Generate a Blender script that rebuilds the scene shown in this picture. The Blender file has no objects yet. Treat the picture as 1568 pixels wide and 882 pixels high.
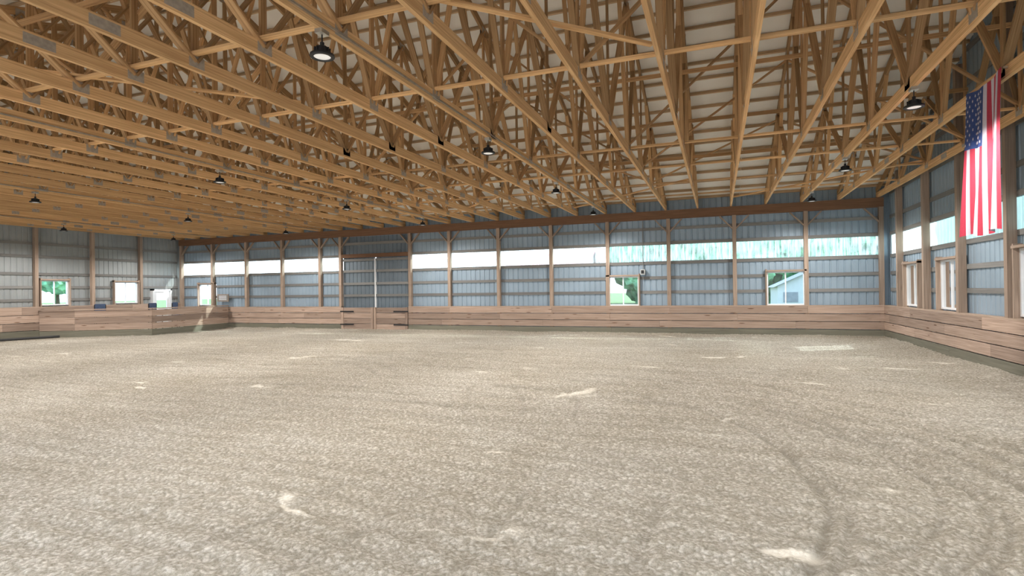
import bpy, math, random
import numpy as np
from mathutils import Vector, Matrix
random.seed(7); np.random.seed(7)
S=bpy.context.scene
XR,XL,YF,YN=5.48,-28.62,22.7,-1.7
EAVE=4.95; YC=(YF+YN)/2
def zroof(y): return 5.35+(12.3-abs(y-YC))/3.0

# ------------------------------------------------------------ materials
def newmat(name):
    m=bpy.data.materials.new(name); m.use_nodes=True
    nt=m.node_tree; nt.nodes.clear()
    o=nt.nodes.new('ShaderNodeOutputMaterial'); b=nt.nodes.new('ShaderNodeBsdfPrincipled')
    nt.links.new(b.outputs[0],o.inputs[0])
    return m,nt,b
def N(nt,t,**k):
    n=nt.nodes.new(t)
    for a,v in k.items(): setattr(n,a,v)
    return n
def ramp(nt,stops):
    r=nt.nodes.new('ShaderNodeValToRGB'); e=r.color_ramp.elements
    while len(e)<len(stops): e.new(0.5)
    for i,(p,c) in enumerate(stops): e[i].position=p; e[i].color=(*c,1)
    return r
def math_(nt,op,a,b=None,c=None):
    n=nt.nodes.new('ShaderNodeMath'); n.operation=op
    for i,v in enumerate((a,b,c)):
        if v is None: continue
        if isinstance(v,(int,float)): n.inputs[i].default_value=v
        else: nt.links.new(v,n.inputs[i])
    return n.outputs[0]
def mix(nt,f,a,b,mode='MIX'):
    n=nt.nodes.new('ShaderNodeMix'); n.data_type='RGBA'; n.blend_type=mode
    for s,v in ((n.inputs[0],f),(n.inputs[6],a),(n.inputs[7],b)):
        if isinstance(v,(int,float)): s.default_value=v
        elif isinstance(v,tuple): s.default_value=(*v,1)
        else: nt.links.new(v,s)
    return n.outputs[2]
def wood(name,dark,light,knots=0.0,rough=0.75,var=0.35,objvar=0.0):
    m,nt,b=newmat(name); L=nt.links.new
    uv=N(nt,'ShaderNodeUVMap'); 
    mp=N(nt,'ShaderNodeMapping'); mp.inputs['Scale'].default_value=(0.9,26,1); L(uv.outputs[0],mp.inputs[0])
    n=N(nt,'ShaderNodeTexNoise'); n.inputs['Scale'].default_value=1.0; n.inputs['Detail'].default_value=5; n.inputs['Distortion'].default_value=0.6
    L(mp.outputs[0],n.inputs[0])
    r=ramp(nt,[(0.3,dark),(0.7,light)]); L(n.outputs[0],r.inputs[0])
    at=N(nt,'ShaderNodeAttribute',attribute_name='tint')
    val=math_(nt,'MULTIPLY_ADD',at.outputs['Fac'],var,1-var*0.55)
    if objvar:
        oi=N(nt,'ShaderNodeObjectInfo'); val=math_(nt,'MULTIPLY',val,math_(nt,'MULTIPLY_ADD',oi.outputs['Random'],objvar,1-objvar*.5))
    hs=N(nt,'ShaderNodeHueSaturation'); L(r.outputs[0],hs.inputs['Color']); L(val,hs.inputs['Value'])
    col=hs.outputs[0]
    if knots>0:
        m2=N(nt,'ShaderNodeMapping'); m2.inputs['Scale'].default_value=(1.3,5.5,1); L(uv.outputs[0],m2.inputs[0])
        v=N(nt,'ShaderNodeTexVoronoi'); v.inputs['Scale'].default_value=1.0; L(m2.outputs[0],v.inputs[0])
        k=ramp(nt,[(0.09,(1,1,1)),(0.19,(0,0,0))]); L(v.outputs['Distance'],k.inputs[0])
        gate=N(nt,'ShaderNodeSeparateColor'); L(v.outputs['Color'],gate.inputs[0])
        g=math_(nt,'GREATER_THAN',gate.outputs[0],0.35)
        kk=math_(nt,'MULTIPLY',math_(nt,'MULTIPLY',k.outputs[0],g),knots)
        col=mix(nt,kk,col,(0.10,0.045,0.02))
    L(col,b.inputs['Base Color']); b.inputs['Roughness'].default_value=rough
    b.inputs['Specular IOR Level'].default_value=0.25
    return m
def plain(name,col,rough=0.6,metal=0.0,nscale=0,namt=0.15):
    m,nt,b=newmat(name)
    b.inputs['Roughness'].default_value=rough; b.inputs['Metallic'].default_value=metal
    tc=N(nt,'ShaderNodeTexCoord'); n=N(nt,'ShaderNodeTexNoise'); n.inputs['Scale'].default_value=nscale or 3; n.inputs['Detail'].default_value=4
    nt.links.new(tc.outputs['Object'],n.inputs[0])
    lo=tuple(c*(1-namt) for c in col); hi=tuple(min(1,c*(1+namt)) for c in col)
    r=ramp(nt,[(0.3,lo),(0.7,hi)]); nt.links.new(n.outputs[0],r.inputs[0]); nt.links.new(r.outputs[0],b.inputs['Base Color'])
    return m
M={}
M['truss']=wood('truss_wood',(0.49,0.275,0.12),(0.80,0.53,0.275),0.0,var=0.5,objvar=.3)
M['web']=wood('truss_web_wood',(0.34,0.19,0.085),(0.60,0.385,0.195),0.0,var=0.6,objvar=.3)
M['purlin']=wood('purlin_wood',(0.44,0.30,0.175),(0.64,0.47,0.30),0.0)
M['post']=wood('post_wood',(0.28,0.21,0.16),(0.45,0.345,0.27),0.3)
M['header']=wood('header_wood',(0.15,0.078,0.045),(0.26,0.145,0.085),0.2)
M['girt']=wood('girt_wood',(0.17,0.17,0.165),(0.25,0.245,0.235),0.0)
M['kick']=wood('kickboard_wood',(0.255,0.18,0.135),(0.47,0.355,0.285),0.95,var=0.55)
M['kickbase']=wood('treated_wood',(0.14,0.135,0.10),(0.23,0.22,0.17),0.3)
M['plate']=plain('galvanised_plate',(0.40,0.35,0.29),0.6,0.3,20)
M['metal']=plain('steel_siding_inside',(0.29,0.375,0.45),0.42,0.15,0.7,0.12)
M['metalL']=plain('steel_siding_grey',(0.31,0.335,0.34),0.5,0.1,0.7,0.12)
M['doormetal']=plain('steel_door',(0.15,0.19,0.225),0.45,0.2,0.8,0.12)
M['liner']=plain('roof_liner',(0.88,0.86,0.81),0.7,0,0.8,0.06)
M['white']=plain('white_vinyl',(0.80,0.82,0.84),0.4,0,5,0.03)
M['black']=plain('black_metal',(0.02,0.02,0.022),0.5,0.3,5,0.1)
M['conduit']=plain('conduit_steel',(0.55,0.54,0.50),0.35,0.8,10)
M['rubber']=plain('rubber',(0.03,0.03,0.03),0.8,0,6)
M['red']=plain('flag_red',(0.40,0.03,0.06),0.8,0,30,0.06)
M['fwhite']=plain('flag_white',(0.55,0.51,0.58),0.8,0,30,0.04)
M['blue']=plain('flag_blue',(0.03,0.06,0.20),0.8,0,30,0.08)
M['grass']=plain('grass',(0.16,0.24,0.07),0.95,0,1.5,0.35)
M['gravel']=plain('gravel',(0.46,0.42,0.37),0.95,0,14,0.25)
M['leaf']=plain('foliage',(0.15,0.33,0.18),0.9,0,1.2,0.6)
M['bark']=plain('bark',(0.12,0.09,0.06),0.95,0,8,0.3)
M['barnred']=plain('barn_red',(0.50,0.17,0.15),0.7,0,2)
M['roofgrey']=plain('roof_shingle',(0.25,0.25,0.27),0.8,0,3)
M['hsiding']=plain('house_siding',(0.50,0.50,0.50),0.6,0,3,0.04)
M['canvas']=plain('canvas',(0.06,0.09,0.16),0.9,0,10)
def glass():
    m=bpy.data.materials.new('window_glass'); m.use_nodes=True; nt=m.node_tree; nt.nodes.clear()
    o=N(nt,'ShaderNodeOutputMaterial'); t=N(nt,'ShaderNodeBsdfTransparent'); t.inputs[0].default_value=(0.60,0.74,0.83,1)
    g=N(nt,'ShaderNodeBsdfGlossy'); g.inputs['Roughness'].default_value=0.05
    f=N(nt,'ShaderNodeFresnel'); mx=N(nt,'ShaderNodeMixShader'); f.inputs[0].default_value=1.35
    nt.links.new(f.outputs[0],mx.inputs[0]); nt.links.new(t.outputs[0],mx.inputs[1]); nt.links.new(g.outputs[0],mx.inputs[2]); nt.links.new(mx.outputs[0],o.inputs[0])
    return m
M['glass']=glass()
def poly(name,lo,hi):
    m=bpy.data.materials.new(name); m.use_nodes=True; nt=m.node_tree; nt.nodes.clear()
    o=N(nt,'ShaderNodeOutputMaterial'); t=N(nt,'ShaderNodeBsdfTransparent'); t.inputs[0].default_value=(0.70,0.84,0.87,1)
    d=N(nt,'ShaderNodeBsdfTranslucent'); d.inputs[0].default_value=(0.70,0.87,0.90,1)
    tc=N(nt,'ShaderNodeTexCoord'); n=N(nt,'ShaderNodeTexNoise'); n.inputs['Scale'].default_value=6
    mp=N(nt,'ShaderNodeMapping'); mp.inputs['Scale'].default_value=(2,2,0.3)
    nt.links.new(tc.outputs['Object'],mp.inputs[0]); nt.links.new(mp.outputs[0],n.inputs[0])
    r=ramp(nt,[(0.3,(lo,)*3),(0.7,(hi,)*3)]); nt.links.new(n.outputs[0],r.inputs[0])
    mx=N(nt,'ShaderNodeMixShader'); nt.links.new(r.outputs[0],mx.inputs[0])
    nt.links.new(t.outputs[0],mx.inputs[1]); nt.links.new(d.outputs[0],mx.inputs[2]); nt.links.new(mx.outputs[0],o.inputs[0])
    return m
M['poly']=poly('polycarbonate_panel',.1,.5)
M['poly2']=poly('frosted_polycarbonate',.7,.88)
def lens():
    m,nt,b=newmat('lamp_lens'); b.inputs['Base Color'].default_value=(0.8,0.8,0.8,1)
    b.inputs['Emission Color'].default_value=(1,0.97,0.9,1); b.inputs['Emission Strength'].default_value=0.3
    return m
M['lens']=lens()

def sand():
    m,nt,b=newmat('arena_sand'); L=nt.links.new
    tc=N(nt,'ShaderNodeTexCoord'); O=tc.outputs['Object']
    def noise(sc,det=4,dist=0,map=None,rough=0.5):
        n=N(nt,'ShaderNodeTexNoise'); n.inputs['Scale'].default_value=sc; n.inputs['Detail'].default_value=det; n.inputs['Distortion'].default_value=dist; n.inputs['Roughness'].default_value=rough
        if map:
            mp=N(nt,'ShaderNodeMapping'); mp.inputs['Scale'].default_value=map; L(O,mp.inputs[0]); L(mp.outputs[0],n.inputs[0])
        else: L(O,n.inputs[0])
        return n.outputs[0]
    big=noise(0.35,3,0.8); streak=noise(1.0,4,0.5,(0.2,2.4,1)); fine=noise(38,6,0,None,0.7); patch=noise(0.9,3,1.2,(0.6,1.1,1))
    r1=ramp(nt,[(0.3,(0.74,0.69,0.60)),(0.7,(0.85,0.815,0.745))]); L(big,r1.inputs[0])
    r2=ramp(nt,[(0.3,(0.84,0.83,0.81)),(0.7,(1.0,1.0,1.0))]); L(streak,r2.inputs[0])
    c=mix(nt,1.0,r1.outputs[0],r2.outputs[0],'MULTIPLY')
    r3=ramp(nt,[(0.38,(0.68,0.66,0.62)),(0.6,(1.1,1.1,1.1))]); L(fine,r3.inputs[0])
    wn=N(nt,'ShaderNodeTexNoise'); wn.inputs['Scale'].default_value=19; wn.inputs['Detail'].default_value=3; L(O,wn.inputs[0])
    wv=N(nt,'ShaderNodeVectorMath',operation='SCALE'); L(wn.outputs['Color'],wv.inputs[0]); wv.inputs['Scale'].default_value=0.075
    wa=N(nt,'ShaderNodeVectorMath',operation='ADD'); L(O,wa.inputs[0]); L(wv.outputs[0],wa.inputs[1])
    v=N(nt,'ShaderNodeTexVoronoi'); v.inputs['Scale'].default_value=21; L(wa.outputs[0],v.inputs[0])
    r5=ramp(nt,[(0.22,(1.06,1.06,1.06)),(0.62,(0.66,0.635,0.58))]); L(v.outputs['Distance'],r5.inputs[0])
    r4=ramp(nt,[(0.65,(0,0,0)),(0.70,(1,1,1))]); L(patch,r4.inputs[0])
    c2=mix(nt,1.0,c,r3.outputs[0],'MULTIPLY'); c2=mix(nt,0.9,c2,r5.outputs[0],'MULTIPLY')
    at=N(nt,'ShaderNodeAttribute',attribute_name='trough_dark')
    c2=mix(nt,at.outputs['Fac'],c2,(0.27,0.24,0.19))  # trough shade painted into the sand colour, together with a moist sand tone
    pf=math_(nt,'MULTIPLY',r4.outputs[0],0.5)
    c3=mix(nt,pf,c2,(0.74,0.70,0.62))
    L(c3,b.inputs['Base Color']); b.inputs['Roughness'].default_value=0.95; b.inputs['Specular IOR Level'].default_value=0.1
    h=math_(nt,'MULTIPLY_ADD',v.outputs['Distance'],-1.0,fine)
    inv=math_(nt,'SUBTRACT',1.0,pf)
    bp=N(nt,'ShaderNodeBump'); bp.inputs['Distance'].default_value=0.06; L(h,bp.inputs['Height']); L(math_(nt,'MULTIPLY',inv,0.95),bp.inputs['Strength'])
    L(bp.outputs[0],b.inputs['Normal'])
    return m
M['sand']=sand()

# ------------------------------------------------------------ mesh builder
class MB:
    def __init__(s): s.V=[];s.F=[];s.M=[];s.UV=[];s.T=[];s.mats=[]
    def mi(s,k):
        if k not in s.mats: s.mats.append(k)
        return s.mats.index(k)
    def face(s,pts,mat,uvs=None,t=None):
        b=len(s.V); s.V+= [tuple(p) for p in pts]; s.F.append(tuple(range(b,b+len(pts))))
        s.M.append(s.mi(mat)); s.UV+= uvs or [(p[0]+p[1],p[2]) for p in pts]; s.T.append(random.random() if t is None else t)
    def hexa(s,c,loc,mat,t=None):
        b=len(s.V); s.V+=[tuple(p) for p in c]; ru,rv=random.random()*50,random.random()*50
        t=random.random() if t is None else t
        for f in ((0,1,3,2),(4,6,7,5),(0,4,5,1),(2,3,7,6),(0,2,6,4),(1,5,7,3)):
            s.F.append(tuple(b+i for i in f)); s.M.append(s.mi(mat)); s.T.append(t)
            for i in f: s.UV.append((loc[i][0]+ru,loc[i][1]+1.7*loc[i][2]+rv))
    def beam(s,p0,p1,w,h,mat,up=(0,0,1)):
        p0=Vector(p0);p1=Vector(p1); d=(p1-p0); Ln=d.length; d.normalize()
        up=Vector(up); sd=d.cross(up)
        if sd.length<1e-4: sd=d.cross(Vector((0,1,0)))
        sd.normalize(); u=sd.cross(d)
        c=[];loc=[]
        for a in (0,1):
            for i in (-.5,.5):
                for j in (-.5,.5):
                    c.append((p1 if a else p0)+sd*i*w+u*j*h); loc.append((a*Ln,i*w,j*h))
        s.hexa(c,loc,mat)
    def box(s,x0,x1,y0,y1,z0,z1,mat,t=None):
        D=[abs(x1-x0),abs(y1-y0),abs(z1-z0)]; ax=D.index(max(D)); o=[i for i in range(3) if i!=ax]
        c=[];loc=[]
        for x in (x0,x1):
            for y in (y0,y1):
                for z in (z0,z1):
                    p=(x,y,z); c.append(p); loc.append((p[ax],p[o[0]],p[o[1]]))
        s.hexa(c,loc,mat,t)
    def lathe(s,prof,c,mat,n=24,ax='z'):
        for i in range(n):
            a0=2*math.pi*i/n;a1=2*math.pi*(i+1)/n
            for (r0,z0),(r1,z1) in zip(prof[:-1],prof[1:]):
                q=[(r0,z0,a0),(r0,z0,a1),(r1,z1,a1),(r1,z1,a0)]
                pts=[(c[0]+r*math.cos(a),c[1]+r*math.sin(a),c[2]+z) if ax=='z' else (c[0]+z,c[1]+r*math.cos(a),c[2]+r*math.sin(a)) for r,z,a in q]
                s.face(pts,mat)
    def obj(s,name,parent=None,smooth=False):
        me=bpy.data.meshes.new(name); me.from_pydata(s.V,[],s.F)
        for k in s.mats: me.materials.append(M[k])
        me.polygons.foreach_set('material_index',s.M)
        uv=me.uv_layers.new(name='UVMap'); uv.data.foreach_set('uv',[x for p in s.UV for x in p])
        a=me.attributes.new('tint','FLOAT','FACE'); a.data.foreach_set('value',s.T)
        if smooth: me.polygons.foreach_set('use_smooth',[True]*len(me.polygons))
        me.update()
        o=bpy.data.objects.new(name,me); S.collection.objects.link(o)
        if parent: o.parent=parent
        return o
class W:
    def __init__(s,kind): s.k=kind
    def P(s,u,d,z):
        return {'far':(u,YF+d,z),'near':(u,YN-d,z),'right':(XR+d,u,z),'left':(XL-d,u,z)}[s.k]
    def box(s,mb,u0,u1,d0,d1,z0,z1,mat,t=None):
        a=s.P(u0,d0,z0); b=s.P(u1,d1,z1)
        mb.box(min(a[0],b[0]),max(a[0],b[0]),min(a[1],b[1]),max(a[1],b[1]),z0,z1,mat,t)
    def sheet(s,mb,u0,u1,z0,z1,mat,d=0.22):
        p=0.2285; xs={u0,u1}
        k0=math.floor(u0/p)-1; k1=math.ceil(u1/p)+1
        for k in range(k0,k1):
            for o in (0,.160,.178,.210):
                x=k*p+o
                if u0<x<u1: xs.add(x)
        xs=sorted(xs)
        def pr(x):
            o=x-math.floor(x/p)*p
            return float(np.interp(o,[0,.160,.178,.210,.2285],[0,0,.022,.022,0]))
        zt=z1 if callable(z1) else (lambda u:z1)
        zb=z0 if callable(z0) else (lambda u:z0)
        for a,b in zip(xs[:-1],xs[1:]):
            mb.face([s.P(a,d+pr(a),zb(a)),s.P(b,d+pr(b),zb(b)),s.P(b,d+pr(b),zt(b)),s.P(a,d+pr(a),zt(a))],mat,t=.5)
def spans(u0,u1,holes):
    r=[];c=u0
    for a,b in sorted(holes):
        if a>c: r.append((c,a))
        c=max(c,b)
    if c<u1: r.append((c,u1))
    return r
KT=1.12
def kick(mb,w,u0,u1,d=-0.04,rows=4,H=KT):
    bh=H/rows
    for r in range(rows):
        u=u0-(r%2)*2.4-random.random()*1.2
        while u<u1:
            e=u+4.87; a=max(u,u0);b=min(e,u1)
            if b-a>0.02: w.box(mb,a+.003,b-.003,d,0,r*bh+(0.022 if r else -0.05),(r+1)*bh,'kickbase' if r==0 else 'kick')
            u=e
    w.box(mb,u0,u1,-0.03,0.18,H+.002,H+.04,'post')

BZ0,BZ1=2.95,3.60
def build_wall(kind,u0,u1,posts,wins,name,band,topfn=None,mat='metal',kickspans=None,doors=[],KH=KT,knees=[],bm='poly'):
    w=W(kind); mb=MB()
    holes=[(a,b) for a,b,z0,z1 in wins]
    dh=[(a,b) for a,b,h in doors]
    for a,b in spans(u0-.25,u1+.25,dh): w.sheet(mb,a,b,-.1,1.12,mat)
    for a,b in spans(u0-.25,u1+.25,holes+dh): w.sheet(mb,a,b,1.12,BZ0-.4,mat)
    for a,b,z0,z1 in wins:
        if z0>1.13: w.sheet(mb,a,b,1.12,z0,mat)
        w.sheet(mb,a,b,z1,BZ0-.4,mat)
    for a,b,h in doors:
        if h<BZ0-.4: w.sheet(mb,a,b,h,BZ0-.4,mat)
    big=[(a,b) for a,b,h in doors if h>BZ0]
    for a,b in spans(u0-.25,u1+.25,big): w.sheet(mb,a,b,BZ0-.4,BZ0,mat)
    for a,b in spans(u0-.25,u1+.25,band+big): w.sheet(mb,a,b,BZ0,BZ1,mat)
    for a,b in spans(u0-.25,u1+.25,big): w.sheet(mb,a,b,BZ1,4.5,mat)
    w.sheet(mb,u0-.25,u1+.25,4.5,(lambda u:topfn(u)+.115) if topfn else 5.6,mat)
    for z in (0.6,1.70,2.28,BZ0-.07,BZ1+.07,4.25)+((5.1,5.9,6.7,7.5) if topfn else (4.8,)):
        hs=[]
        for a,b,z0,z1 in wins:
            if z0-.1<z<z1+.1: hs.append((a-.02,b+.02))
        for a,b,h in doors:
            if z<h+.05: hs.append((a,b))
        for a,b in spans(u0,u1,hs):
            if topfn:
                lim=(z-5.35)*3
                if lim>0: a=max(a,YN+lim); b=min(b,YF-lim)
                if b<=a: continue
            w.box(mb,a,b,.175,.217,z-.06,z+.06,'girt')
    for p in posts:
        top=min(zroof(p)-.25,9) if topfn else 4.93
        w.box(mb,p-.07,p+.07,0,.173,0,top,'post')
    for p in knees:
        for s in(-1,1):
            e=p+s*.52
            if e>XR or e<XL: continue
            mb.beam((p+s*.04,YF+.06,4.08),(e,YF+.06,4.60),.045,.10,'post',up=(0,1,0))
    for a,b in (kickspans or [(u0,u1)]): kick(mb,w,a,b,H=KH)
    o=mb.obj(name)
    if band:
        g=MB()
        for a,b in band: w.sheet(g,a,b,BZ0,BZ1,bm,d=.225)
        g.obj('clerestory_panels')
    return o
wi=[0]
def window(kind,a,b,z0,z1,mull=True):
    w=W(kind); mb=MB(); f=.05
    w.box(mb,a,b,.12,.23,z0,z0+f,'white'); w.box(mb,a,b,.12,.23,z1-f,z1,'white')
    w.box(mb,a,a+f,.12,.23,z0+f,z1-f,'white'); w.box(mb,b-f,b,.12,.23,z0+f,z1-f,'white')
    if mull: w.box(mb,(a+b)/2-.02,(a+b)/2+.02,.14,.2,z0+f,z1-f,'white')
    pts=[w.P(a+f,.17,z0+f),w.P(b-f,.17,z0+f),w.P(b-f,.17,z1-f),w.P(a+f,.17,z1-f)]
    mb.face(pts,'glass')
    w.box(mb,a-.05,a-.003,.02,.17,z0-.1,z1+.1,'post'); w.box(mb,b+.003,b+.05,.02,.17,z0-.1,z1+.1,'post')
    w.box(mb,a-.05,b+.05,.0,.17,z1+.003,z1+.06,'post')
    wi[0]+=1; mb.obj('window_%d'%wi[0])

pitch=(XR-XL)/14
DA,DB=-17.55,-13.72
farposts=[XR-.07]+[XR-pitch*k for k in range(1,8)]+[DB+.07,DA-.07]+[XR-pitch*k for k in range(10,14)]+[XL+.07]
farwins=[(-4.30,-3.02,1.16,2.36),(1.72,3.00,1.16,2.42),(-27.25,-26.1,1.25,2.42)]
fband=[(DB+.0,XR),(XL,DA)]
build_wall('far',XL,XR,farposts,farwins,'wall_far',fband,kickspans=[(XL,DA),(DB,XR)],doors=[(DA,DB,3.75)],knees=farposts)
for a,b,z0,z1 in farwins: window('far',a,b,z0,z1)
rp=[21.3,18.86,16.45,14.02,11.6,9.15,6.7,4.3,1.85,-.6]
rw=[(19.45,20.75,1.2,2.5),(16.6,17.9,1.2,2.5),(12.45,13.75,1.2,2.55),(7.0,8.3,1.2,2.5),(2.2,3.5,1.2,2.5)]
build_wall('right',YN,YF,rp,rw,'wall_right',[(YN,YF)],topfn=zroof,bm='poly2')
for a,b,z0,z1 in rw: window('right',a,b,z0,z1)
lp=[20.5,18.1,15.7,13.3,10.85,8.4,6,3.5,1.1]
lw=[(15.9,17.05,1.45,2.6),(19.15,20.35,1.45,2.55),(9,10.2,1.45,2.6)]
build_wall('left',YN,YF,lp,lw,'wall_left',[],topfn=zroof,mat='metalL',doors=[(21.15,22.15,2.1)],kickspans=[(YN,21.1),(22.2,YF)],KH=1.36)
for a,b,z0,z1 in lw: window('left',a,b,z0,z1)
nd=[(-25,-19.5,4.3),(-16,-6,4.3),(-4.6,4.8,4.3)]
nposts=[XL+.07,-27,-25.07,-19.4,-17.7,-16.1,-5.9,-4.7,4.9,XR-.07]
build_wall('near',XL,XR,nposts,[],'wall_near',[(XL,-25),(-19.5,-16),(-6,-4.6)],doors=nd,kickspans=[(XL,-25),(-19.5,-16),(-6,-4.6),(4.8,XR)])

mb=MB()
for kind in('far','near'):
    w=W(kind)
    w.box(mb,XL,XR,-.045,-.001,4.62,4.945,'header'); w.box(mb,XL,XR,.175,.215,4.62,4.945,'header')
mb.obj('trim_header')
w=W('far'); mb=MB()
w.box(mb,-2.93,-2.75,-.06,.17,2.42,2.62,'conduit'); w.box(mb,-2.90,-2.78,-.07,-.061,2.45,2.59,'black')
mb.beam(w.P(-2.84,.15,2.62),w.P(-2.84,.15,4.6),.025,.025,'girt',up=(0,1,0)); mb.obj('electrical_box')

# far door
w=W('far'); mb=MB()
mid=(DA+DB)/2
for a,b in((DA+.02,mid-.03),(mid+.03,DB-.02)):
    w.sheet(mb,a,b,.05,3.55,'doormetal',d=.19)
    for z in(.6,1.70,2.28,2.9,3.45): w.box(mb,a,b,.12,.185,z-.06,z+.06,'girt')
w.box(mb,mid-.028,mid+.028,.1,.2,.05,3.5,'white')
w.sheet(mb,DA,DB,3.55,4.6,'doormetal',d=.21)
w.box(mb,DA,DB,.0,.17,3.56,3.74,'header'); w.box(mb,DA,DB,.1,.17,4.2,4.32,'girt')
mb.obj('door_1')
mb=MB()
for a,b,h in((DA+.03,mid-.02,DA+.03),(mid+.02,DB-.03,DB-.03)):
    for r in range(4): w.box(mb,a,b,-.045,-.005,.06+r*.265,.06+(r+1)*.265-.016,'kick')
    w.box(mb,a,a+.12,-.08,-.047,.06,1.12,'kick'); w.box(mb,b-.12,b,-.08,-.047,.06,1.12,'kick')
    for z in(.28,.92):
        sg=1 if h==a else -1
        w.box(mb,min(h-sg*.05,h+sg*.75),max(h-sg*.05,h+sg*.75),-.095,-.082,z-.03,z+.03,'black')
mb.obj('kickboard_gate')
w=W('left'); mb=MB()
w.box(mb,21.19,22.11,.05,.1,.02,1.15,'white'); w.box(mb,21.19,21.36,.05,.1,1.15,2.06,'white'); w.box(mb,21.94,22.11,.05,.1,1.15,2.06,'white')
w.box(mb,21.36,21.94,.05,.1,1.95,2.06,'white'); mb.face([w.P(21.36,.07,1.15),w.P(21.94,.07,1.15),w.P(21.94,.07,1.95),w.P(21.36,.07,1.95)],'glass')
w.box(mb,21.1,21.18,-.02,.2,0,2.18,'white');w.box(mb,22.12,22.2,-.02,.2,0,2.18,'white');w.box(mb,21.1,22.2,-.02,.2,2.1,2.18,'white')
mb.lathe([(0.001,.0),(.03,.01),(.03,.04),(0.001,.05)],(XL+.01,21.28,1.0),'conduit',12,'x')
mb.obj('door_2')
mb=MB()
PT=[(-24.95,YF-.06),(-24.6,18.1),(-27.3,16.45),(XL+.06,15.75)]
for (x0,y0),(x1,y1) in zip(PT[:-1],PT[1:]):
    for r in range(4):
        mb.beam((x0,y0,.14+r*.3),(x1,y1,.14+r*.3),.04,.282,'kick' if r else 'kickbase')
    mb.beam((x0,y0,1.24),(x1,y1,1.24),.14,.04,'post')
for x,y in PT[1:-1]: mb.box(x-.19,x-.05,y+.03,y+.17,0,1.2,'post')
mb.obj('viewing_area_partition')
def chair(x,y,rot):
    mb=MB()
    for sx in(-.22,.22):
        for sy in(-.2,.2): mb.beam((sx,sy,0),(sx,sy*0.9,.75 if sy<0 else 1.4),.035,.035,'black')
        mb.beam((sx,-.2,.3),(sx,.2,.3),.025,.025,'black'); mb.beam((sx,-.22,.98),(sx,.2,.98),.05,.03,'post')
        mb.beam((sx,-.19,.75),(sx,-.19,.98),.03,.03,'black')
    mb.box(-.24,.24,-.22,.22,.75,.79,'canvas'); mb.box(-.22,.22,.165,.19,1.08,1.44,'canvas')
    mb.box(-.22,.22,-.215,-.19,.28,.31,'black')
    o=mb.obj('director_chair'); o.location=(x,y,0.02); o.rotation_euler[2]=rot
chair(-26.6,21.0,1.9); chair(-26.4,19.6,1.7); chair(-27.8,17.9,1.2)
mb=MB(); w=W('far'); w.box(mb,-25.75,-24.95,-.03,-.0,1.45,1.85,'post'); w.box(mb,-25.71,-24.99,-.035,-.031,1.49,1.81,'girt'); 
for i in range(4): w.box(mb,-25.62,-25.08,-.038,-.0355,1.54+i*.065,1.565+i*.065,'white')
mb.obj('notice_board')
mb=MB(); mb.lathe([(0.001,-1.8),(.055,-1.8),(.055,1.8),(0.001,1.8)],(0,0,0),'rubber',12,'x'); o=mb.obj('ground_pole'); o.location=(-27.6,14.0,.09); o.rotation_euler[2]=1.35

# ------------------------------------------------------------ trusses
TB=EAVE
mb=MB()
TH=.06
mb.box(-TH/2,TH/2,YN-.2,YF+.2,TB,TB+.19,'truss',t=.6)
tc_off=.19/2
for sgn in(-1,1):
    y0=YC+sgn*12.4; 
    p0=Vector((0,y0,zroof(y0)-tc_off)); p1=Vector((0,YC,zroof(YC)-tc_off))
    mb.beam(p0,p1,TH,.18,'web')
    pts=[0,2.44,4.88,7.32,9.76]
    for i,t in enumerate(pts):
        y=YC+sgn*t; zt=zroof(y)-.15
        if i>0 or sgn>0: mb.beam((0,y,TB+.15),(0,y,zt),.038,.10,'web',up=(0,1,0))
        if i<4:
            y2=YC+sgn*pts[i+1]
            if i%2==0: mb.beam((0,y+sgn*.02,TB+.12),(0,y2,zroof(y2)-.16),.038,.12,'web',up=(1,0,0))
            else: mb.beam((0,y,zt),(0,y2,TB+.12),.038,.12,'web',up=(1,0,0))
            ym=(y+y2)/2
            if i%2==0: mb.beam((0,y2-sgn*.05,TB+.14),(0,ym,zroof(ym)-.16),.038,.09,'truss',up=(1,0,0))
            else: mb.beam((0,y+sgn*.05,TB+.14),(0,ym,zroof(ym)-.16),.038,.09,'web',up=(1,0,0))
        else:
            mb.beam((0,y,zt),(0,YC+sgn*11.3,TB+.12),.038,.10,'web',up=(1,0,0))
        for sx in(-1,1):
            x=sx*(TH/2+.002)
            mb.box(x-.002,x+.002,y-.12,y+.12,TB+.04,TB+.20,'plate')
            mb.box(x-.002,x+.002,y-.12,y+.12,zt-.1,zt+.08,'plate')
    for sx in(-1,1):
        x=sx*(TH/2+.002); yy=YC+sgn*6.1
        mb.box(x-.002,x+.002,yy-.18,yy+.18,TB+.03,TB+.16,'plate')
base=mb.obj('roof_truss')
nT=28; sp=(XR-XL-.3)/nT
TX=[XR-.15-sp*k for k in range(nT+1)]
base.location=(TX[0],0,0)
for x in TX[1:]:
    o=base.copy(); S.collection.objects.link(o); o.location=(x,0,0)
mb=MB()
for sgn in(-1,1):
    t=0.1
    while t<12.9:
        y=YC+sgn*t; z=zroof(y)+.045
        x=XR+.2
        while x>XL-.19:
            x2=max(x-4.87,XL-.2)
            mb.beam((x,y,z),(x2+.01,y,z),.04,.09,'purlin',up=(0,sgn*.316,.949)); x=x2
        t+=.61
mb.obj('roof_purlins')
mb=MB()
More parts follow.
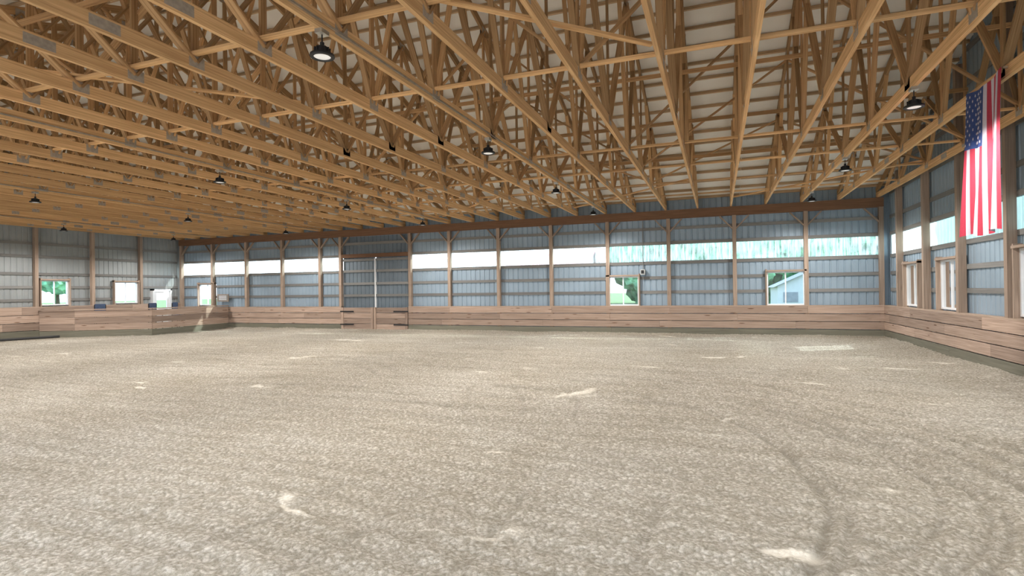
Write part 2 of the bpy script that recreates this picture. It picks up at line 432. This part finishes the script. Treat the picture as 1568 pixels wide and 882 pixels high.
for sgn in(-1,1):
    ye=YC+sgn*12.9
    a=(XL-.35,YC,zroof(YC)+.1);b=(XR+.35,YC,zroof(YC)+.1)
    mb.face([a,b,(b[0],ye,zroof(ye)+.1),(a[0],ye,zroof(ye)+.1)],'liner')
    mb.face([(a[0],a[1],a[2]+.04),(b[0],b[1],b[2]+.04),(b[0],ye,zroof(ye)+.14),(a[0],ye,zroof(ye)+.14)],'roofgrey')
mb.obj('ceiling')
mb=MB()
BL,BR=XL+.12,XR-.12
for yy in (-9.9,-7.45,-5.0,-2.55,2.55,5.0,7.45,9.9):
    y=YC+yy; x=BR
    while x>BL+.1:
        x2=max(x-4.9,BL); mb.beam((x,y+.07,TB+.215+random.random()*.01),(x2,y+.07,TB+.215+random.random()*.01),.09,.04,'truss'); x=x2
for yy in(-7.32,-4.88,-2.44,2.44,4.88,7.32):
    y=YC+yy; zt=zroof(y)-.25
    k=0
    while k+3<=nT:
        a,b=(TX[k],TX[k+3]) if (k//3)%2==0 else (TX[k+3],TX[k])
        mb.beam((a,y+.08,TB+.26),(b,y+.08,zt),.038,.09,'web',up=(0,1,0)); k+=3
    zm=(TB+zt)/2
    mb.beam((BR,y-.08,zm),(BL,y-.08,zm),.038,.09,'web')
for k in range(0,nT-4,5):
    mb.beam((TX[k]-.1,YC+7.4,TB+.27),(TX[k+4],YF-.5,TB+.27),.09,.035,'truss')
    mb.beam((TX[k+4],YC-7.4,TB+.27),(TX[k]-.1,YC-2.7,TB+.27),.09,.035,'truss')
mb.obj('truss_bracing')

# ------------------------------------------------------------ lamps
LAMP=570
def lamp(x,y):
    mb=MB(); z=4.64; q=.84
    sc=lambda P:[(r*q,h*q) for r,h in P]
    mb.lathe(sc([(0.001,0.0),(.115,0.0)]),(0,0,z),'lens',28)
    mb.lathe(sc([(.115,0.0),(.118,-.012),(.16,-.012),(.17,.0),(.165,.025),(.11,.045),(.095,.05),(.09,.12),(.07,.135),(.001,.135)]),(0,0,z),'black',28)
    for i in range(12):
        a=i*math.pi/6; mb.beam((.076*math.cos(a),.076*math.sin(a),z+.04),(.076*math.cos(a),.076*math.sin(a),z+.098),.008,.04,'black',up=(math.cos(a),math.sin(a),0))
    mb.beam((0,0,z+.11),(0,0,TB-.05),.012,.012,'black'); mb.lathe([(.001,0),(.025,.0),(.025,.05),(.001,.05)],(0,0,z+.115),'black',12)
    mb.box(-.05,.05,-.07,.07,TB-.05,TB-.001,'conduit')
    o=mb.obj('high_bay_lamp'); o.location=(x,y,0)
    l=bpy.data.lights.new('high_bay_light','SPOT'); l.energy=LAMP; l.spot_size=math.radians(160); l.spot_blend=.5; l.shadow_soft_size=.10; l.color=(1,.95,.90)
    lo=bpy.data.objects.new('high_bay_light',l); S.collection.objects.link(lo); lo.parent=o; lo.location=(0,0,z-.03)
lx=[TX[i] for i in (2,8,14,20,26)]
for x in lx:
    for y in(.3,5.3,10.3,15.3,20.35): lamp(x,y)
mb=MB()
for x in lx: mb.beam((x+.05,YN+.2,TB+.07),(x+.05,YF-.2,TB+.07),.025,.025,'conduit')
mb.obj('electrical_conduit')

# ------------------------------------------------------------ floor
xs=np.concatenate([np.arange(XL-.05,-9,.11),np.arange(-9,XR+.06,.04)])
ys=[YN-.3]
while ys[-1]<YF+.05: ys.append(ys[-1]+(.033 if ys[-1]>2 and ys[-1]<11 else (.06 if ys[-1]<14 else .1)))
ys=np.array(ys); X,Y=np.meshgrid(xs,ys)
def vnoise(x,y,sc,seed):
    rs=np.random.RandomState(seed); G=rs.rand(256,256)
    x=x/sc+100;y=y/sc+100; xi=np.floor(x).astype(int);yi=np.floor(y).astype(int); fx=x-xi;fy=y-yi
    fx=fx*fx*(3-2*fx);fy=fy*fy*(3-2*fy)
    g=lambda a,b:G[a%256,b%256]
    return (g(xi,yi)*(1-fx)+g(xi+1,yi)*fx)*(1-fy)+(g(xi,yi+1)*(1-fx)+g(xi+1,yi+1)*fx)*fy-.5
Z=.03*vnoise(X,Y,2.2,1)+.02*vnoise(X,Y,.7,2)+.014*vnoise(X,Y,.25,3)+.018*vnoise(X,Y,.09,6)
Z+=(np.random.rand(*X.shape)-.5)*.014
wob=.25*vnoise(X,Y,1.5,5)+.05*vnoise(X,Y,.4,8)
TROUGH=np.zeros_like(X)  # colour darkening for groove and rake troughs, painted shade included
def groove(cx,cy,R,wd,dp,mask):
    global Z,TROUGH
    r=np.hypot(X-cx,Y-cy)+wob
    g=np.exp(-((r-R)/wd)**2)*mask
    Z=Z-dp*g+dp*.5*np.exp(-((r-R-wd*2)/wd)**2)*mask
    TROUGH=np.maximum(TROUGH,g*dp*22*(.4+1.1*(vnoise(X,Y,.2,20)+.5)))
sg=lambda v:1/(1+np.exp(-v))
mk=sg((X+1.6)*2.5)*(.35+.65*(vnoise(X,Y,1.7,19)>-.15))
for R,q in((4.85,.030),(4.97,.018),(5.5,.014),(5.9,.020),(6.1,.028),(6.4,.014),(6.7,.022),(7.1,.014),(7.5,.026),(7.65,.026),(8.2,.014),(8.8,.018),(9.3,.014)): groove(-4,5.5,R,.038,q,mk)
mk3=sg((X+.2)*3)
for R in(3.1,3.4,3.52,3.9,4.3): groove(-1.3,6.4,R,.04,.020,mk3)
for R,q in((10.4,.014),(11.2,.014),(12.2,.020),(13.0,.016),(13.1,.016),(14.3,.016),(15.2,.018),(16.5,.014),(18,.016),(19.4,.014)): groove(-6,-3,R,.05,q,(vnoise(X,Y,2.6,29)>-.12)*1.0)
mk2=(vnoise(X,Y,3,9)>-.05)*1.0
for R in(8.0,8.5,9.6,10.5,11.4,12.6): groove(-13,5.0,R,.06,.014,mk2)
rk=np.sin((Y+.5*vnoise(X,Y,4,11)+.06*X)*2*np.pi/.32)
rm=(vnoise(X,Y,3,12)>-.15)
Z+=.010*rk*rm
TROUGH=np.maximum(TROUGH,.16*np.clip(-rk,0,1)*rm)
dist=np.minimum(np.minimum(XR-X,YF-Y),X-XL)
Z+=.08*np.exp(-np.clip(dist,0,9)/.35)*(1+.6*vnoise(X,Y,.8,31))
nv=X.size; ny,nx=X.shape
co=np.stack([X,Y,Z],-1).reshape(-1,3)
idx=np.arange(nv).reshape(ny,nx)
F=np.stack([idx[:-1,:-1],idx[:-1,1:],idx[1:,1:],idx[1:,:-1]],-1).reshape(-1,4)
me=bpy.data.meshes.new('floor'); me.vertices.add(nv); me.vertices.foreach_set('co',co.ravel())
me.loops.add(F.size); me.loops.foreach_set('vertex_index',F.ravel()); me.polygons.add(len(F))
me.polygons.foreach_set('loop_start',np.arange(0,F.size,4)); me.polygons.foreach_set('loop_total',np.full(len(F),4))
me.polygons.foreach_set('use_smooth',np.ones(len(F),bool)); me.update(calc_edges=True); me.validate()
at=me.attributes.new('trough_dark','FLOAT','POINT'); at.data.foreach_set('value',np.clip(TROUGH,0,.65).ravel().astype(np.float32))
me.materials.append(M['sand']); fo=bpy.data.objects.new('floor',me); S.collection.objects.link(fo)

# ------------------------------------------------------------ flag (pinned to a truss chord)
FX=TX[1]-.06
FY0,FY1,FZ0,FZ1=11.55,10.27,2.66,5.10
def fs(a,b):
    y=FY0+(FY1-FY0)*a+.03*math.sin(b*5)*(a-.5)
    z=FZ1-(FZ1-FZ0)*b-.08*math.sin(math.pi*a)*(1-b)+ .03*math.sin(a*9)*b
    d=.03+.06*(1+math.sin(a*15+b*1.2))*(0.25+.75*b)+.025*math.sin(a*31+2)*b
    return Vector((FX-d,y,z))
mb=MB(); nu,nvv=104,80
for i in range(nu):
    st=int(i*13/nu)
    for j in range(nvv):
        a0,a1,b0,b1=i/nu,(i+1)/nu,j/nvv,(j+1)/nvv
        mat='blue' if (a0<7/13-.001 and b0<.4-.001) else ('red' if st%2==0 else 'fwhite')
        mb.face([fs(a0,b0),fs(a1,b0),fs(a1,b1),fs(a0,b1)],mat)
for r in range(9):
    n=6 if r%2==0 else 5
    for c in range(n):
        b=(.4/12)*(2*c+1+(0 if n==6 else 1)); a=(7/13)*(r+1)/10
        ctr=fs(a,b)+Vector((-.010,0,0)); pts=[]
        for k in range(10):
            R=.034 if k%2==0 else .014; an=math.pi*k/5
            pts.append((ctr.x,ctr.y+R*math.cos(an),ctr.z+R*math.sin(an)))
        for k in range(10): mb.face([tuple(ctr),pts[k],pts[(k+1)%10]],'fwhite')
for a in(0.01,.5,.99):
    p=fs(a,0.005); mb.beam((p.x+.02,p.y,p.z+.0),(FX+.02,p.y,p.z+.0),.03,.03,'conduit')
fl=mb.obj('american_flag')

# ------------------------------------------------------------ exterior
mb=MB()
mb.face([(-200,40,-.12),(200,40,-.12),(200,250,-.12),(-200,250,-.12)],'grass')
mb.face([(-200,-150,-.12),(200,-150,-.12),(200,40,-.12),(-200,40,-.12)],'gravel')  # unseen gravel, put in for warm bounce light through the near doors
mb.obj('ground')
import bmesh
def tree(x,y,h,seed,low=.3):
    rs=random.Random(seed); bm=bmesh.new()
    bmesh.ops.create_cone(bm,segments=8,radius1=.35,radius2=.15,depth=h*.6,cap_ends=True,matrix=Matrix.Translation((0,0,h*.3)))
    nf=len(bm.faces)
    for i in range(11):
        R=h*rs.uniform(.15,.24); c=Vector((rs.uniform(-.25,.25)*h,rs.uniform(-.25,.25)*h,h*rs.uniform(low,.82)))
        rr=bmesh.ops.create_icosphere(bm,subdivisions=3,radius=R,matrix=Matrix.Translation(c))
        for v in rr['verts']:
            v.co+= (v.co-c)*rs.uniform(-.22,.22)
    bm.faces.ensure_lookup_table()
    for i,f in enumerate(bm.faces): f.material_index=0 if i<nf else 1
    me=bpy.data.meshes.new('tree'); bm.to_mesh(me); bm.free(); me.materials.append(M['bark']); me.materials.append(M['leaf'])
    o=bpy.data.objects.new('tree',me); S.collection.objects.link(o); o.location=(x,y,-.12)
sd=0
for x in range(-9,42,5):
    sd+=1; tree(x+random.uniform(-1,1),70+random.uniform(-3,6),random.uniform(9,13),sd,.15)
for y in range(5,70,7):
    sd+=1; tree(48+random.uniform(-3,3),y,random.uniform(8,11),sd,.15)
for y in(10,20,30,42): sd+=1; tree(-70+random.uniform(-3,3),y,9,sd)
for y in(17.8,13.0,8.5,4,0): sd+=1; tree(15.5,y,12,sd,.42)  # trees added beside the right wall to block sun at most of its windows
def building(name,x0,x1,y0,y1,h,rise,mw,mr,axis='x'):
    mb=MB(); mb.box(x0,x1,y0,y1,-.1,h,mw)
    if axis=='x':
        yc=(y0+y1)/2; e=.4
        mb.face([(x0-e,y0-e,h-.1),(x1+e,y0-e,h-.1),(x1+e,yc,h+rise),(x0-e,yc,h+rise)],mr); mb.face([(x0-e,y1+e,h-.1),(x1+e,y1+e,h-.1),(x1+e,yc,h+rise),(x0-e,yc,h+rise)],mr)
        for x in(x0,x1): mb.face([(x,y0,h),(x,y1,h),(x,yc,h+rise)],mw)
    else:
        xc=(x0+x1)/2; e=.3
        mb.face([(x0-e,y0-e,h-.1),(x0-e,y1+e,h-.1),(xc,y1+e,h+rise),(xc,y0-e,h+rise)],mr); mb.face([(x1+e,y0-e,h-.1),(x1+e,y1+e,h-.1),(xc,y1+e,h+rise),(xc,y0-e,h+rise)],mr)
        for y in(y0,y1): mb.face([(x0,y,h),(x1,y,h),(xc,y,h+rise)],mw)
    for k in range(3):
        xx=x0+(x1-x0)*(k+.5)/3; mb.box(xx-.5,xx+.5,y0-.03,y0+.01,h*.35,h*.75,'roofgrey')
    mb.obj(name)
building('red_barn',-26,-15.5,66,78,4.0,2.8,'barnred','barnred')
building('white_house',4.2,9.5,46,52,1.9,1.3,'hsiding','roofgrey','y')

# ------------------------------------------------------------ lights
wd=bpy.data.worlds.new('sky'); S.world=wd; wd.use_nodes=True; nt=wd.node_tree; nt.nodes.clear()
o=N(nt,'ShaderNodeOutputWorld'); bg=N(nt,'ShaderNodeBackground'); tc=N(nt,'ShaderNodeTexCoord'); sx=N(nt,'ShaderNodeSeparateXYZ')
nt.links.new(tc.outputs['Generated'],sx.inputs[0])
r=ramp(nt,[(0.0,(0.93,0.96,1.0)),(0.5,(0.66,0.80,1.0))]); nt.links.new(sx.outputs[2],r.inputs[0])
nt.links.new(r.outputs[0],bg.inputs[0]); bg.inputs[1].default_value=3.6; nt.links.new(bg.outputs[0],o.inputs[0])
sl=bpy.data.lights.new('sun','SUN'); sl.energy=6; sl.angle=.02; sl.color=(1,.95,.86)
so=bpy.data.objects.new('sun',sl); S.collection.objects.link(so); so.rotation_euler=Vector((-3,-1.5,-2.1)).to_track_quat('-Z','Y').to_euler()
def portal(kind,u0,u1,z0,z1):
    w=W(kind); l=bpy.data.lights.new('sky_portal','AREA'); l.shape='RECTANGLE'; l.size=u1-u0; l.size_y=z1-z0; l.cycles.is_portal=True
    ob=bpy.data.objects.new('sky_portal',l); S.collection.objects.link(ob)
    ob.location=w.P((u0+u1)/2,.3,(z0+z1)/2)
    d={'far':(0,-1,0),'near':(0,1,0),'right':(-1,0,0),'left':(1,0,0)}[kind]
    ob.rotation_euler=Vector(d).to_track_quat('-Z','Z').to_euler()
for a,b,h in nd: portal('near',a,b,0,h)
portal('far',XL,XR,BZ0,BZ1)
portal('right',YN,YF,1.2,BZ1)

# ------------------------------------------------------------ camera
cam=bpy.data.cameras.new('camera'); co_=bpy.data.objects.new('camera',cam); S.collection.objects.link(co_)
cam.sensor_width=36; cam.lens=36*844/1568; cam.clip_end=500
R=Matrix.Rotation(math.radians(20.5),4,'Z')@Matrix.Rotation(math.radians(90.22),4,'X')@Matrix.Rotation(math.radians(-.78),4,'Z')
co_.matrix_world=Matrix.Translation((0,0,1.86))@R
S.camera=co_
S.view_settings.view_transform='Standard'; S.view_settings.exposure=0.38
